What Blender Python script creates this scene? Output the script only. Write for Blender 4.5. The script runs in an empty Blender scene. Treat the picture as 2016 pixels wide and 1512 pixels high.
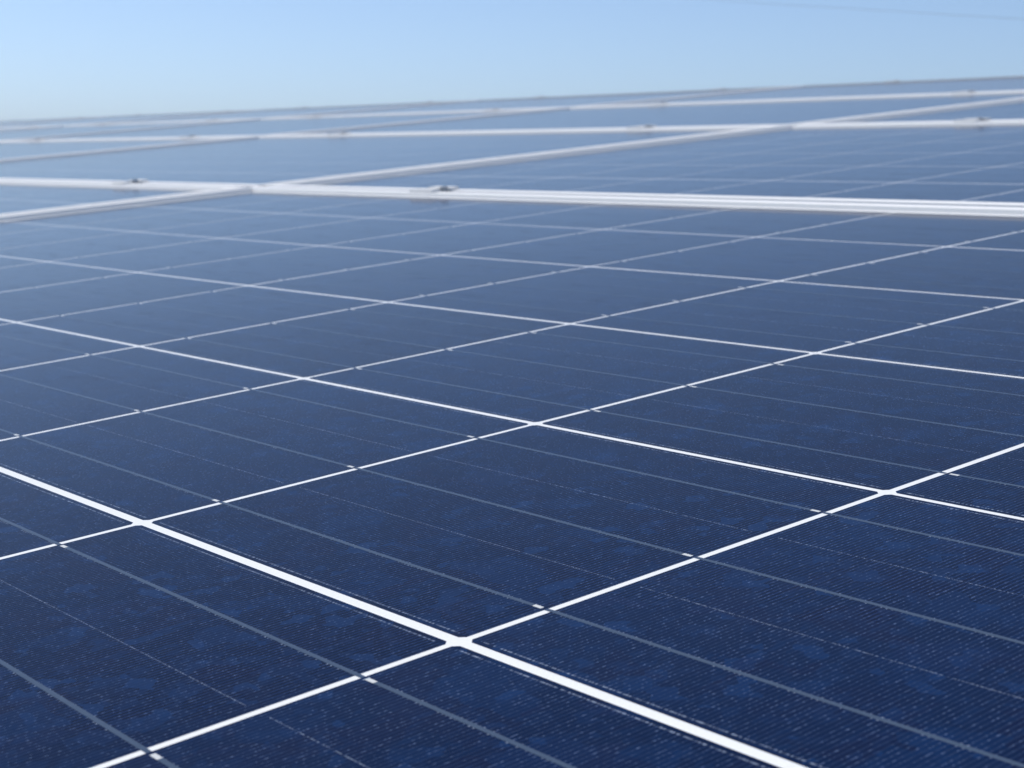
import bpy, bmesh, math, random
from mathutils import Matrix, Vector
random.seed(7)
S = bpy.context.scene
COL = S.collection
TILT = math.radians(6.0)                # slope of the roof, rising along +y
BASE = Vector((0, 0, 5.0))              # the foreground panel's grid origin, on the roof
ROOT = Matrix.Translation(BASE) @ Matrix.Rotation(TILT, 4, 'X')

# ------------------------------------------------------------------ camera
cam_d = bpy.data.cameras.new('camera')
cam = bpy.data.objects.new('camera', cam_d); COL.objects.link(cam)
right = Vector((0.63769345, 0.7673199, -0.06758129))
down = Vector((0.10781344, -0.17578162, -0.97850758))
fwd = Vector((-0.76270789, 0.6167017, -0.19482218))
pos = Vector((0.28370197, -0.20804752, 0.12960819))
cm = Matrix((right, -down, -fwd)).transposed().to_4x4(); cm.translation = pos
cam.matrix_world = ROOT @ cm
cam_d.sensor_width = 36.0
cam_d.lens = 36.0 * 3150.3 / 2016.0
cam_d.clip_start = 0.01; cam_d.clip_end = 20000
cam_d.dof.use_dof = True
cam_d.dof.focus_distance = 0.47
cam_d.dof.aperture_fstop = 37.0
S.camera = cam

# ------------------------------------------------------------------ sky, sun, exposure
SUN_EL = math.radians(52)
SUN_AZ = math.radians(-103)               # compass style: 0 = +y, negative = towards -x (left of the photo)
sdir = Vector((math.sin(SUN_AZ) * math.cos(SUN_EL), math.cos(SUN_AZ) * math.cos(SUN_EL), math.sin(SUN_EL)))
W = bpy.data.worlds.new('World'); S.world = W; W.use_nodes = True
wn = W.node_tree.nodes; wl = W.node_tree.links
sky = wn.new('ShaderNodeTexSky'); sky.sky_type = 'NISHITA'; sky.sun_disc = False
sky.sun_elevation = SUN_EL; sky.sun_rotation = SUN_AZ
sky.altitude = 2500; sky.air_density = 0.9; sky.dust_density = 1.4; sky.ozone_density = 4.2
bg = wn['Background']; bg.inputs['Strength'].default_value = 0.143
wl.new(sky.outputs['Color'], bg.inputs['Color'])
sd = bpy.data.lights.new('sun', 'SUN'); sd.energy = 4.5; sd.angle = math.radians(0.5); sd.color = (1, .96, .9)
sun = bpy.data.objects.new('sun', sd); COL.objects.link(sun)
sun.location = (0, 0, 30)
sun.rotation_euler = sdir.to_track_quat('Z', 'Y').to_euler()
S.view_settings.view_transform = 'Standard'; S.view_settings.look = 'None'
S.view_settings.exposure = 0.0; S.view_settings.gamma = 1.0; S.view_settings.use_curve_mapping = False
S.render.resolution_x = 1024; S.render.resolution_y = 768

# ------------------------------------------------------------------ helpers
def link_obj(name, me, parent=None):
    o = bpy.data.objects.new(name, me); COL.objects.link(o)
    if parent: o.parent = parent
    return o
def tag(o, label=None, cat=None, group=None, kind=None):
    if label: o['label'] = label
    if cat: o['category'] = cat
    if group: o['group'] = group
    if kind: o['kind'] = kind
    return o
def mesh_from(name, bm, mats):
    me = bpy.data.meshes.new(name); bm.normal_update(); bm.to_mesh(me); bm.free()
    for m in mats: me.materials.append(m)
    return me
def box(bm, x0, x1, y0, y1, z0, z1, mi=0):
    v = [bm.verts.new(p) for p in ((x0, y0, z0), (x1, y0, z0), (x1, y1, z0), (x0, y1, z0), (x0, y0, z1), (x1, y0, z1), (x1, y1, z1), (x0, y1, z1))]
    for q in ((3, 2, 1, 0), (4, 5, 6, 7), (0, 1, 5, 4), (1, 2, 6, 5), (2, 3, 7, 6), (3, 0, 4, 7)):
        f = bm.faces.new([v[k] for k in q]); f.material_index = mi
def prism(bm, pts, z0, z1, mi=0):
    lo = [bm.verts.new((x, y, z0)) for x, y in pts]; hi = [bm.verts.new((x, y, z1)) for x, y in pts]
    n = len(pts)
    bm.faces.new(hi).material_index = mi; bm.faces.new(lo[::-1]).material_index = mi
    for k in range(n):
        bm.faces.new((lo[k], lo[(k + 1) % n], hi[(k + 1) % n], hi[k])).material_index = mi
def cyl(bm, cx, cy, r, z0, z1, n=16, mi=0):
    prism(bm, [(cx + r * math.cos(2 * math.pi * k / n), cy + r * math.sin(2 * math.pi * k / n)) for k in range(n)], z0, z1, mi)

# ------------------------------------------------------------------ materials
class NT:
    def __init__(s, name):
        s.m = bpy.data.materials.new(name); s.m.use_nodes = True
        s.t = s.m.node_tree; s.b = s.t.nodes['Principled BSDF']
    def n(s, kind, **kw):
        x = s.t.nodes.new(kind)
        for k, v in kw.items(): setattr(x, k, v)
        return x
    def put(s, sock, v):
        if isinstance(v, bpy.types.NodeSocket): s.t.links.new(v, sock)
        else: sock.default_value = v
    def math(s, op, a, b=None, c=None, clamp=False):
        x = s.n('ShaderNodeMath', operation=op, use_clamp=clamp)
        s.put(x.inputs[0], a)
        if b is not None: s.put(x.inputs[1], b)
        if c is not None: s.put(x.inputs[2], c)
        return x.outputs[0]
    def mix(s, f, a, b):
        x = s.n('ShaderNodeMix', data_type='RGBA')
        s.put(x.inputs[0], f); s.put(x.inputs[6], a); s.put(x.inputs[7], b)
        return x.outputs[2]
    def smooth(s, v, a, b):
        x = s.n('ShaderNodeMapRange', interpolation_type='SMOOTHSTEP')
        s.put(x.inputs[0], v); x.inputs[1].default_value = a; x.inputs[2].default_value = b
        return x.outputs[0]
    def noise(s, vec, scale, detail=2.0, rough=.5):
        x = s.n('ShaderNodeTexNoise'); s.put(x.inputs['Vector'], vec)
        x.inputs['Scale'].default_value = scale; x.inputs['Detail'].default_value = detail; x.inputs['Roughness'].default_value = rough
        return x.outputs['Fac']
    def vmul(s, vec, v):
        x = s.n('ShaderNodeVectorMath', operation='MULTIPLY'); s.put(x.inputs[0], vec); x.inputs[1].default_value = v
        return x.outputs[0]
    def vadd(s, vec, v):
        x = s.n('ShaderNodeVectorMath', operation='ADD'); s.put(x.inputs[0], vec); s.put(x.inputs[1], v)
        return x.outputs[0]
COAT, COATR, COATI = 1.0, 0.12, 1.108     # anti-reflective, finely textured solar glass
def glassed(n, col):
    """cover glass over everything laminated beneath it, with a thin film of dust on it"""
    b = n.b
    b.inputs['Specular IOR Level'].default_value = 0.0
    b.inputs['Roughness'].default_value = 0.5
    b.inputs['Coat Roughness'].default_value = COATR
    b.inputs['Coat IOR'].default_value = COATI
    geo = n.n('ShaderNodeNewGeometry'); P = geo.outputs['Position']
    d = n.smooth(n.noise(P, 2.6, 4.0, .6), .35, .75)
    d2 = n.smooth(n.noise(n.vmul(P, (1, 2.2, 1)), 34.0, 3.0, .6), .50, .80)
    n.put(b.inputs['Coat Weight'], n.math('SUBTRACT', COAT, n.math('MULTIPLY', d2, .14)))
    # the uppermost row is mixed towards a greyer colour than the rest
    sep = n.n('ShaderNodeSeparateXYZ'); n.put(sep.inputs[0], P)
    w = n.math('ADD', n.math('MULTIPLY', d, .003), n.math('MULTIPLY', d2, .006))
    w = n.math('ADD', w, n.math('MULTIPLY', n.smooth(sep.outputs[1], 2.6, 2.95), .16))
    n.put(b.inputs['Base Color'], n.mix(w, col, (.46, .47, .47, 1)))

PITCH_F = 0.0015
def cell_material():
    n = NT('polycrystalline_silicon'); b = n.b
    oi = n.n('ShaderNodeObjectInfo'); tc = n.n('ShaderNodeTexCoord')
    obj = tc.outputs['Object']
    rnd = oi.outputs['Random']
    cx = n.n('ShaderNodeCombineXYZ')
    for k in range(3): n.put(cx.inputs[k], n.math('MULTIPLY', rnd, (37.0, 91.0, 53.0)[k]))
    seed = n.vadd(obj, cx.outputs[0])
    # crystal grains: angular flakes of a slightly different blue
    warp = n.n('ShaderNodeTexNoise'); n.put(warp.inputs['Vector'], seed); warp.inputs['Scale'].default_value = 60
    wv = n.vmul(warp.outputs['Color'], (.0025, .0025, .0025))
    gp = n.vadd(seed, wv)
    v1 = n.n('ShaderNodeTexVoronoi', distance='CHEBYCHEV'); n.put(v1.inputs['Vector'], gp); v1.inputs['Scale'].default_value = 75
    v2 = n.n('ShaderNodeTexVoronoi', distance='MANHATTAN'); n.put(v2.inputs['Vector'], gp); v2.inputs['Scale'].default_value = 190
    s1 = n.n('ShaderNodeSeparateColor'); n.put(s1.inputs[0], v1.outputs['Color'])
    s2 = n.n('ShaderNodeSeparateColor'); n.put(s2.inputs[0], v2.outputs['Color'])
    base = n.mix(rnd, (.0010, .0052, .027, 1), (.0024, .0104, .042, 1))
    g1 = n.math('MULTIPLY', n.smooth(s1.outputs[0], .66, 1.0), .26)
    c = n.mix(g1, base, (.004, .026, .098, 1))
    g2 = n.math('MULTIPLY', n.smooth(s2.outputs[1], .86, .97), .40)
    c = n.mix(g2, c, (.007, .036, .125, 1))
    c = n.mix(n.math('MULTIPLY', n.smooth(s1.outputs[2], .6, .95), .35), c, (.006, .007, .030, 1))
    v4 = n.n('ShaderNodeTexVoronoi', distance='MANHATTAN'); n.put(v4.inputs['Vector'], n.vmul(gp, (1, .55, 1))); v4.inputs['Scale'].default_value = 420
    s4 = n.n('ShaderNodeSeparateColor'); n.put(s4.inputs[0], v4.outputs['Color'])
    c = n.mix(n.math('MULTIPLY', n.smooth(s4.outputs[0], .55, 1.0), .22), c, (.006, .030, .105, 1))
    # printed silver fingers across the cell, their width wandering a little
    sp = n.n('ShaderNodeSeparateXYZ'); n.put(sp.inputs[0], obj)
    X, Y = sp.outputs[0], sp.outputs[1]
    fr = n.math('FRACT', n.math('DIVIDE', n.math('ADD', X, 1.0), PITCH_F))
    dist = n.math('ABSOLUTE', n.math('SUBTRACT', fr, .5))
    st = n.noise(n.vmul(seed, (1400, 380, 1)), 1.0, 1.0, .5)
    wid = n.math('MULTIPLY_ADD', st, .20, .02)
    finger = n.math('SUBTRACT', 1.0, n.smooth(n.math('DIVIDE', dist, wid), .7, 1.3))
    inside = n.math('LESS_THAN', n.math('ABSOLUTE', Y), .0764)
    finger = n.math('MULTIPLY', finger, inside)
    gl = n.noise(n.vmul(seed, (1100, 1250, 1)), 1.0, 1.0, .6)
    gs = n.smooth(gl, .52, .80)
    fcol = n.mix(gs, (.015, .030, .080, 1), (.12, .17, .30, 1))  # glints off the fingers are painted into their colour by noise
    # thin tie line midway between ribbons, and one along each finger end
    aY = n.math('ABSOLUTE', Y)
    rd = n.math('MINIMUM', aY, n.math('ABSOLUTE', n.math('SUBTRACT', aY, .052)))
    nub = n.math('MULTIPLY', n.math('LESS_THAN', rd, .0010), n.smooth(st, .50, .66))     # silver paste beside the ribbons, its glints painted into the colour
    fcol = n.mix(nub, fcol, (.26, .31, .41, 1))
    c = n.mix(n.math('MULTIPLY', finger, .78), c, fcol)
    t1 = n.math('LESS_THAN', n.math('ABSOLUTE', n.math('SUBTRACT', aY, .026)), .00016)
    t2 = n.math('LESS_THAN', n.math('ABSOLUTE', n.math('SUBTRACT', aY, .0762)), .00030)
    br = n.noise(n.vmul(seed, (1800, 60, 1)), 1.0, 2.0, .6)
    tl = n.math('MULTIPLY', n.math('MAXIMUM', t1, t2), n.smooth(br, .42, .66))
    inx = n.math('LESS_THAN', n.math('ABSOLUTE', X), .0745)
    c = n.mix(n.math('MULTIPLY', tl, n.math('MULTIPLY', inx, .60)), c, (.32, .38, .50, 1))
    # a few specks of grit stuck to the glass
    v3 = n.n('ShaderNodeTexVoronoi'); n.put(v3.inputs['Vector'], seed); v3.inputs['Scale'].default_value = 34
    s3 = n.n('ShaderNodeSeparateColor'); n.put(s3.inputs[0], v3.outputs['Color'])
    grit = n.math('MULTIPLY', n.math('LESS_THAN', v3.outputs['Distance'], .016), n.math('GREATER_THAN', s3.outputs[0], .80))
    c = n.mix(grit, c, (.72, .73, .72, 1))
    glassed(n, c)
    return n.m
def simple(name, col, rough, metal=0.0, var=.06, scale=300, glass=False, spec=.5):
    n = NT(name); b = n.b
    geo = n.n('ShaderNodeNewGeometry')
    f = n.noise(geo.outputs['Position'], scale, 3.0, .6)
    lo = tuple(max(0, c * (1 - var)) for c in col) + (1,); hi = tuple(min(1, c * (1 + var)) for c in col) + (1,)
    c = n.mix(f, lo, hi)
    n.put(b.inputs['Base Color'], c)
    b.inputs['Roughness'].default_value = rough; b.inputs['Metallic'].default_value = metal
    b.inputs['Specular IOR Level'].default_value = spec
    if glass: glassed(n, c)
    return n.m
M_CELL = cell_material()
M_BACK = simple('white_backsheet', (.77, .775, .77), .6, var=.10, scale=1300, glass=True)
M_RIB = simple('tinned_copper_ribbon', (.058, .085, .135), .5, var=.14, scale=900, glass=True)
M_SILVER = simple('bare_silver_paste', (.58, .59, .585), .5, var=.06, scale=900, glass=True)
M_ALU = simple('anodised_aluminium', (.90, .885, .85), .45, metal=.0, var=.05, scale=220)
M_GREYALU = simple('darker_grey_aluminium', (.36, .38, .41), .6, metal=.1, var=.15, scale=160)
M_CLAMP = simple('weathered_cast_aluminium', (.80, .785, .75), .5, metal=.0, var=.25, scale=260)
M_BOLT = simple('dull_steel', (.52, .51, .49), .45, metal=.1, var=.3, scale=400)

# ------------------------------------------------------------------ solar panel geometry (local: x along strings, y up the slope, z=0 cell surface)
CP = 0.1585                              # cell pitch
NX, NY = 10, 6
MX, MY = 0.033, 0.0215                   # margins outside the outermost cells
CELL = 0.1561
PL, PW = NX * CP - (CP - CELL) + 2 * MX, NY * CP - (CP - CELL) + 2 * MY + .0008
GAPX, GAPY = .020, .0145
STEPX, STEPY = PL + GAPX, PW + GAPY
# panel origin = lower right outer corner; photo grid line P0/Q0 is the node (1 column, 1 row) of cells
RIGHT_EDGE = CP + MX - (CP - CELL) / 2   # plane x of the right edge of the foreground panel
LOW_EDGE = -(CP + MY - (CP - CELL) / 2)
def cell_centre(i, j):                   # i counts towards -x
    x = -(MX + CELL / 2 + i * CP)
    y = MY + CELL / 2 + j * CP + (.0008 if j > 0 else 0)      # one string gap is a little wider
    return x, y
def cell_mesh():
    h, c = CELL / 2, .0014
    bm = bmesh.new()
    prism(bm, [(-h + c, -h), (h - c, -h), (h, -h + c), (h, h - c), (h - c, h), (-h + c, h), (-h, h - c), (-h, -h + c)], -.00003, 0)
    return mesh_from('solar_cell', bm, [M_CELL])
def ribbon_mesh(sgn):
    """one string's soldered ribbon: over each cell, stopping short of one end where the bare busbar shows,
    and dipping across the gap at the other end to pass under the next cell"""
    bm = bmesh.new(); w = .00066; h = CELL / 2
    for i in range(NX):
        cx, _ = cell_centre(i, 0); cx -= cell_centre(0, 0)[0]
        a, b = cx + sgn * (h - .0046), cx - sgn * h                # covered length
        x0, x1 = min(a, b), max(a, b)
        box(bm, x0, x1, -w, w, .00001, .00005)
        p, q = cx + sgn * (h - .0045), cx + sgn * (h - .0013)
        box(bm, min(p, q), max(p, q), -w * .95, w * .95, .00001, .00004, 1)
        # crossing of the white gap
        g0, g1 = cx - sgn * h, cx - sgn * (h + (CP - CELL) - .0001)
        if (sgn > 0 and i < NX - 1) or (sgn < 0 and i > 0):
            v = [bm.verts.new(pp) for pp in ((g0, -w, .00005), (g0, w, .00005), (g1, w, -.00002), (g1, -w, -.00002))]
            f = bm.faces.new(v); f.material_index = 0
    bmesh.ops.recalc_face_normals(bm, faces=bm.faces)
    return mesh_from('ribbon', bm, [M_RIB, M_SILVER])
def backsheet_mesh():
    bm = bmesh.new(); e = .003
    box(bm, -PL + e, -e, e, PW - e, -.0052, -.00005)
    return mesh_from('backsheet', bm, [M_BACK])
LIP = .0040
def frame_mesh(top=False):
    prof = [(0, -.036), (0, LIP - .0008), (.0003, LIP - .0002), (.0010, LIP), (.0122, LIP), (.0127, LIP - .0002), (.0130, LIP - .0008),
            (.0130, -.0004), (.0024, -.0004), (.0024, -.0340), (.026, -.0340), (.026, -.036)]
    bm = bmesh.new(); rings = []
    for cx, cy, sx, sy in ((0, 0, -1, 1), (-PL, 0, 1, 1), (-PL, PW, 1, -1), (0, PW, -1, -1)):
        rings.append([bm.verts.new((cx + sx * d, cy + sy * d, z)) for d, z in prof])
    for k in range(4):
        A, B = rings[k], rings[(k + 1) % 4]
        for q in range(len(prof)):
            r = (q + 1) % len(prof)
            f = bm.faces.new((A[q], B[q], B[r], A[r])); f.material_index = 1 if top and k == 2 else 0  # upper rail of the top row takes the darker grey
    bmesh.ops.recalc_face_normals(bm, faces=bm.faces)
    return mesh_from('frame', bm, [M_ALU, M_GREYALU])
ME_CELL, ME_RIB, ME_BACK, ME_FRAME, ME_FRAMET = cell_mesh(), {1: ribbon_mesh(1), -1: ribbon_mesh(-1)}, backsheet_mesh(), frame_mesh(), frame_mesh(True)

def plane_to_world(x, y, z): return ROOT @ Vector((x, y, z))
def place(o, x, y, z, rz=0.0, extra=(0, 0)):
    o.matrix_world = ROOT @ Matrix.Translation((x, y, z)) @ Matrix.Rotation(rz, 4, 'Z') @ Matrix.Rotation(extra[0], 4, 'X') @ Matrix.Rotation(extra[1], 4, 'Y')
ROWS = ['front row', 'second row', 'third row', 'top row']
def ordinal(c): return ['first', 'second', 'third', 'fourth', 'fifth', 'sixth', 'seventh'][c - 1]
def col_words(c):
    if c == 0: return 'in the foreground panel\'s column'
    if c < 0: return 'right of the foreground panel\'s column'
    return ordinal(c) + ' column left of the foreground panel'
def panel_label(r, c):
    if (r, c) == (0, 0): return 'dark blue solar panel filling the foreground with sharp white cell grid lines'
    if (r, c) == (0, 1): return 'front row solar panel left of the foreground panel, beyond its end frame'
    if (r, c) == (1, 0): return 'blue solar panel directly behind the foreground panel, across the broad double frame'
    look = {0: 'dark blue', 1: 'blue', 2: 'hazy blue', 3: 'greyish'}[r]
    return '%s %s solar panel, %s' % (look, ROWS[r], col_words(c))

jit = random.Random(21)
def make_panel(r, c, detailed=True):
    root = link_obj('solar_panel', None)
    root.empty_display_size = .1
    tag(root, panel_label(r, c), 'solar panel', 'framed solar panels mounted in rows on the roof')
    x = RIGHT_EDGE - c * STEPX; y = LOW_EDGE + r * STEPY
    place(root, x, y, 0)
    link_obj('frame', ME_FRAMET if r == 3 else ME_FRAME, root)
    link_obj('backsheet', ME_BACK, root)
    for j in range(NY):
        for i in range(NX):
            o = link_obj('solar_cell', ME_CELL, root)
            cx, cy = cell_centre(i, j); o.location = (cx + jit.gauss(0, .00012), cy + jit.gauss(0, .00012), 0); o.rotation_euler = (0, 0, jit.gauss(0, .0007))
        for dy in (-.052, 0, .052):
            o = link_obj('ribbon', ME_RIB[-1 if j % 2 == 0 else 1], root)
            cx, cy = cell_centre(0, j); o.location = (cx, cy + dy, 0)
    return root
for r in range(4):
    for c in range(-1, 8):
        make_panel(r, c)

# ------------------------------------------------------------------ clamps on the seams between rows
def clamp_parts(end=False):
    bm = bmesh.new(); L = .019
    w0 = -.019; w1 = .006 if end else .019
    # hat section: two flanges over the frame lips, a sunk channel between them
    prof = [(w0, 0), (-.0085, 0), (-.0085, -.012), (.0085, -.012), (.0085, 0), (w1 if not end else .0115, 0),
            (w1 if not end else .0115, .0029), (.0060, .0029), (.0060, -.008), (-.0060, -.008), (-.0060, .0029), (w0, .0029)]
    A = [bm.verts.new((-L, y, z)) for y, z in prof]; B = [bm.verts.new((L, y, z)) for y, z in prof]
    n = len(prof)
    for q in range(n): bm.faces.new((A[q], A[(q + 1) % n], B[(q + 1) % n], B[q]))
    bm.faces.new(A); bm.faces.new(B[::-1])
    bmesh.ops.recalc_face_normals(bm, faces=bm.faces)
    body = mesh_from('clamp_body', bm, [M_CLAMP])
    bm = bmesh.new()
    cyl(bm, 0, 0, .0055, -.008, -.006, 16)
    cyl(bm, 0, 0, .0045, -.006, .0048, 12)
    bolt = mesh_from('bolt', bm, [M_BOLT])
    return body, bolt
ME_CL, ME_BO = clamp_parts()
ME_CE, _ = clamp_parts(True)
seam_words = ['front seam', 'middle seam', 'upper seam', 'top skyline edge']
for k in range(4):
    for c in range(-1, 8):
        for side, off in (('right', .345), ('left', PL - .345)):
            if c < 0: where = '%s one, right of the foreground column' % side
            elif c == 0: where = '%s one of the foreground column' % side
            else: where = '%s one, %s column left of foreground' % (side, ordinal(c))
            t = link_obj('panel_clamp', None); t.empty_display_size = .03
            tag(t, 'grey frame clamp on the %s, %s' % (seam_words[k], where), 'clamp', 'bolted clamps holding down the panel frames')
            x = RIGHT_EDGE - c * STEPX - off + random.uniform(-.012, .012) + (.022 if (k, c, side) == (0, 0, 'left') else 0)
            y = LOW_EDGE + (k + 1) * STEPY - GAPY / 2
            place(t, x, y, LIP - (.0012 if k == 3 else 0), random.uniform(-.04, .04))
            link_obj('clamp_body', ME_CE if k == 3 else ME_CL, t)
            b = link_obj('bolt', ME_BO, t)
            b.location = (.014 + random.uniform(-.003, .003), 0, 0); b.rotation_euler = (random.uniform(-.08, .08), random.uniform(-.1, .1), 0)

# ------------------------------------------------------------------ building under the array, ground
n = NT('coated_roof_steel')
geo = n.n('ShaderNodeNewGeometry')
n.put(n.b.inputs['Base Color'], n.mix(n.noise(geo.outputs['Position'], 3.0, 5.0, .6), (.36, .37, .37, 1), (.48, .48, .47, 1)))
n.b.inputs['Roughness'].default_value = .5; n.b.inputs['Metallic'].default_value = .3
M_ROOF = n.m
n = NT('rendered_wall'); geo = n.n('ShaderNodeNewGeometry')
n.put(n.b.inputs['Base Color'], n.mix(n.noise(geo.outputs['Position'], 6.0, 5.0, .6), (.50, .48, .44, 1), (.58, .56, .52, 1)))
n.b.inputs['Roughness'].default_value = .85
M_WALL = n.m
n = NT('dry_grass_ground'); geo = n.n('ShaderNodeNewGeometry')
g = n.mix(n.noise(geo.outputs['Position'], .08, 6.0, .65), (.055, .075, .025, 1), (.14, .13, .06, 1))
n.put(n.b.inputs['Base Color'], n.mix(n.noise(geo.outputs['Position'], 3.0, 4.0, .7), g, (.10, .10, .045, 1)))
n.b.inputs['Roughness'].default_value = .95
M_GROUND = n.m
X0, X1 = RIGHT_EDGE - 8 * STEPX + GAPX - .15, RIGHT_EDGE + STEPX + .15
Y0, Y1 = LOW_EDGE - .12, LOW_EDGE + 4 * STEPY + .06
house = link_obj('building', None)
tag(house, 'low pale building under the panels, hidden below the sloping array', 'building')
house.location = (0, 0, 0)
bm = bmesh.new()
ZR = -.110
def roof_sheet(bm, y0, z0, y1, z1, flip):
    # trapezoidal sheet metal, ribs running up the slope
    xs, k = [], X0
    while k < X1:
        xs += [(k, 0), (k + .10, 0), (k + .125, .030), (k + .165, .030), (k + .19, 0)]; k += .25
    xs.append((X1, 0))
    for th in (0, -.004):
        A = [bm.verts.new((x, y0, z0 + z + th)) for x, z in xs]; B = [bm.verts.new((x, y1, z1 + z + th)) for x, z in xs]
        for q in range(len(xs) - 1): bm.faces.new((A[q], A[q + 1], B[q + 1], B[q]))
roof_sheet(bm, Y0, ZR, Y1, ZR, False)
roof_sheet(bm, Y1 + .002, ZR - .002, Y1 + 4.2, ZR - .9, True)
me = mesh_from('roof', bm, [M_ROOF]); me.transform(ROOT)
roof = link_obj('roof', me, house)
bm = bmesh.new()
rails = []
for c in range(-1, 8):
    for off in (.345, PL - .345):
        x = RIGHT_EDGE - c * STEPX - off
        b2 = bmesh.new(); box(b2, x - .02, x + .02, Y0 + .02, Y1 - .04, ZR + .030, -.036)
        m2 = mesh_from('rail', b2, [M_ALU]); m2.transform(ROOT); link_obj('rail', m2, roof)
bm.free()
ya, yb = plane_to_world(0, Y0 + .25, ZR), plane_to_world(0, Y1, ZR)
back = plane_to_world(0, Y1 + 4.0, ZR - .86)
bm = bmesh.new()
pts = [(ya.y, 0), (back.y, 0), (back.y, back.z - .03), (yb.y, yb.z - .03), (ya.y, ya.z - .03)]
A = [bm.verts.new((X0 + .2, y, z)) for y, z in pts]; B = [bm.verts.new((X1 - .2, y, z)) for y, z in pts]
for q in range(5): bm.faces.new((A[q], A[(q + 1) % 5], B[(q + 1) % 5], B[q]))
bm.faces.new(A); bm.faces.new(B[::-1]); bmesh.ops.recalc_face_normals(bm, faces=bm.faces)
link_obj('wall', mesh_from('wall', bm, [M_WALL]), house)
bm = bmesh.new()
R = 6000
bm.faces.new([bm.verts.new(p) for p in ((-R, -R, 0), (R, -R, 0), (R, R, 0), (-R, R, 0))])
tag(link_obj('ground', mesh_from('ground', bm, [M_GROUND])), kind='structure')

# ------------------------------------------------------------------ thin overhead cable at upper right
def ray(px, py, depth):
    d = fwd + right * ((px - 1008) / 3150.3) + down * ((py - 756) / 3150.3)
    return ROOT @ (pos + d * depth)
a, b = ray(1400, 0, 11.0), ray(2016, 38, 9.0)
dv = (b - a)
bm = bmesh.new(); NS, rr = 60, .0009
prev = None
up = Vector((0, 0, 1)); sidev = dv.cross(up).normalized(); upv = sidev.cross(dv.normalized())
for k in range(NS + 1):
    t = -.5 + 2.2 * k / NS
    p = a + dv * t + Vector((0, 0, .004 * (t - .5) ** 2))
    ring = [bm.verts.new(p + sidev * rr * math.cos(q * math.pi / 4) + upv * rr * math.sin(q * math.pi / 4)) for q in range(8)]
    if prev:
        for q in range(8): bm.faces.new((prev[q], prev[(q + 1) % 8], ring[(q + 1) % 8], ring[q]))
    prev = ring
bmesh.ops.recalc_face_normals(bm, faces=bm.faces)
M_CABLE = simple('black_cable_sheath', (.03, .03, .035), .6, var=.2, scale=40)
tag(link_obj('overhead_cable', mesh_from('overhead_cable', bm, [M_CABLE])), 'thin dark overhead cable crossing the sky at the upper right', 'cable')

# ------------------------------------------------------------------ haze volume added to stand in for lens flare
top = max((cb.matrix_world @ v.co).z for cb in [bpy.data.objects['overhead_cable']] for v in cb.data.vertices)
print('HAZETOP', top)
bm = bmesh.new(); box(bm, -R - 50, R + 50, -R - 50, R + 50, -1.0, max(top, 6.2) + .3)
HM = bpy.data.materials.new('flare_haze'); HM.use_nodes = True
ht = HM.node_tree; ht.nodes.remove(ht.nodes['Principled BSDF'])
pv = ht.nodes.new('ShaderNodeVolumePrincipled'); ht.links.new(pv.outputs[0], ht.nodes['Material Output'].inputs['Volume'])
pv.inputs['Density'].default_value = 0.026; pv.inputs['Color'].default_value = (.84, .94, 1, 1); pv.inputs['Anisotropy'].default_value = .42
tag(link_obj('haze', mesh_from('haze', bm, [HM])), kind='stuff')
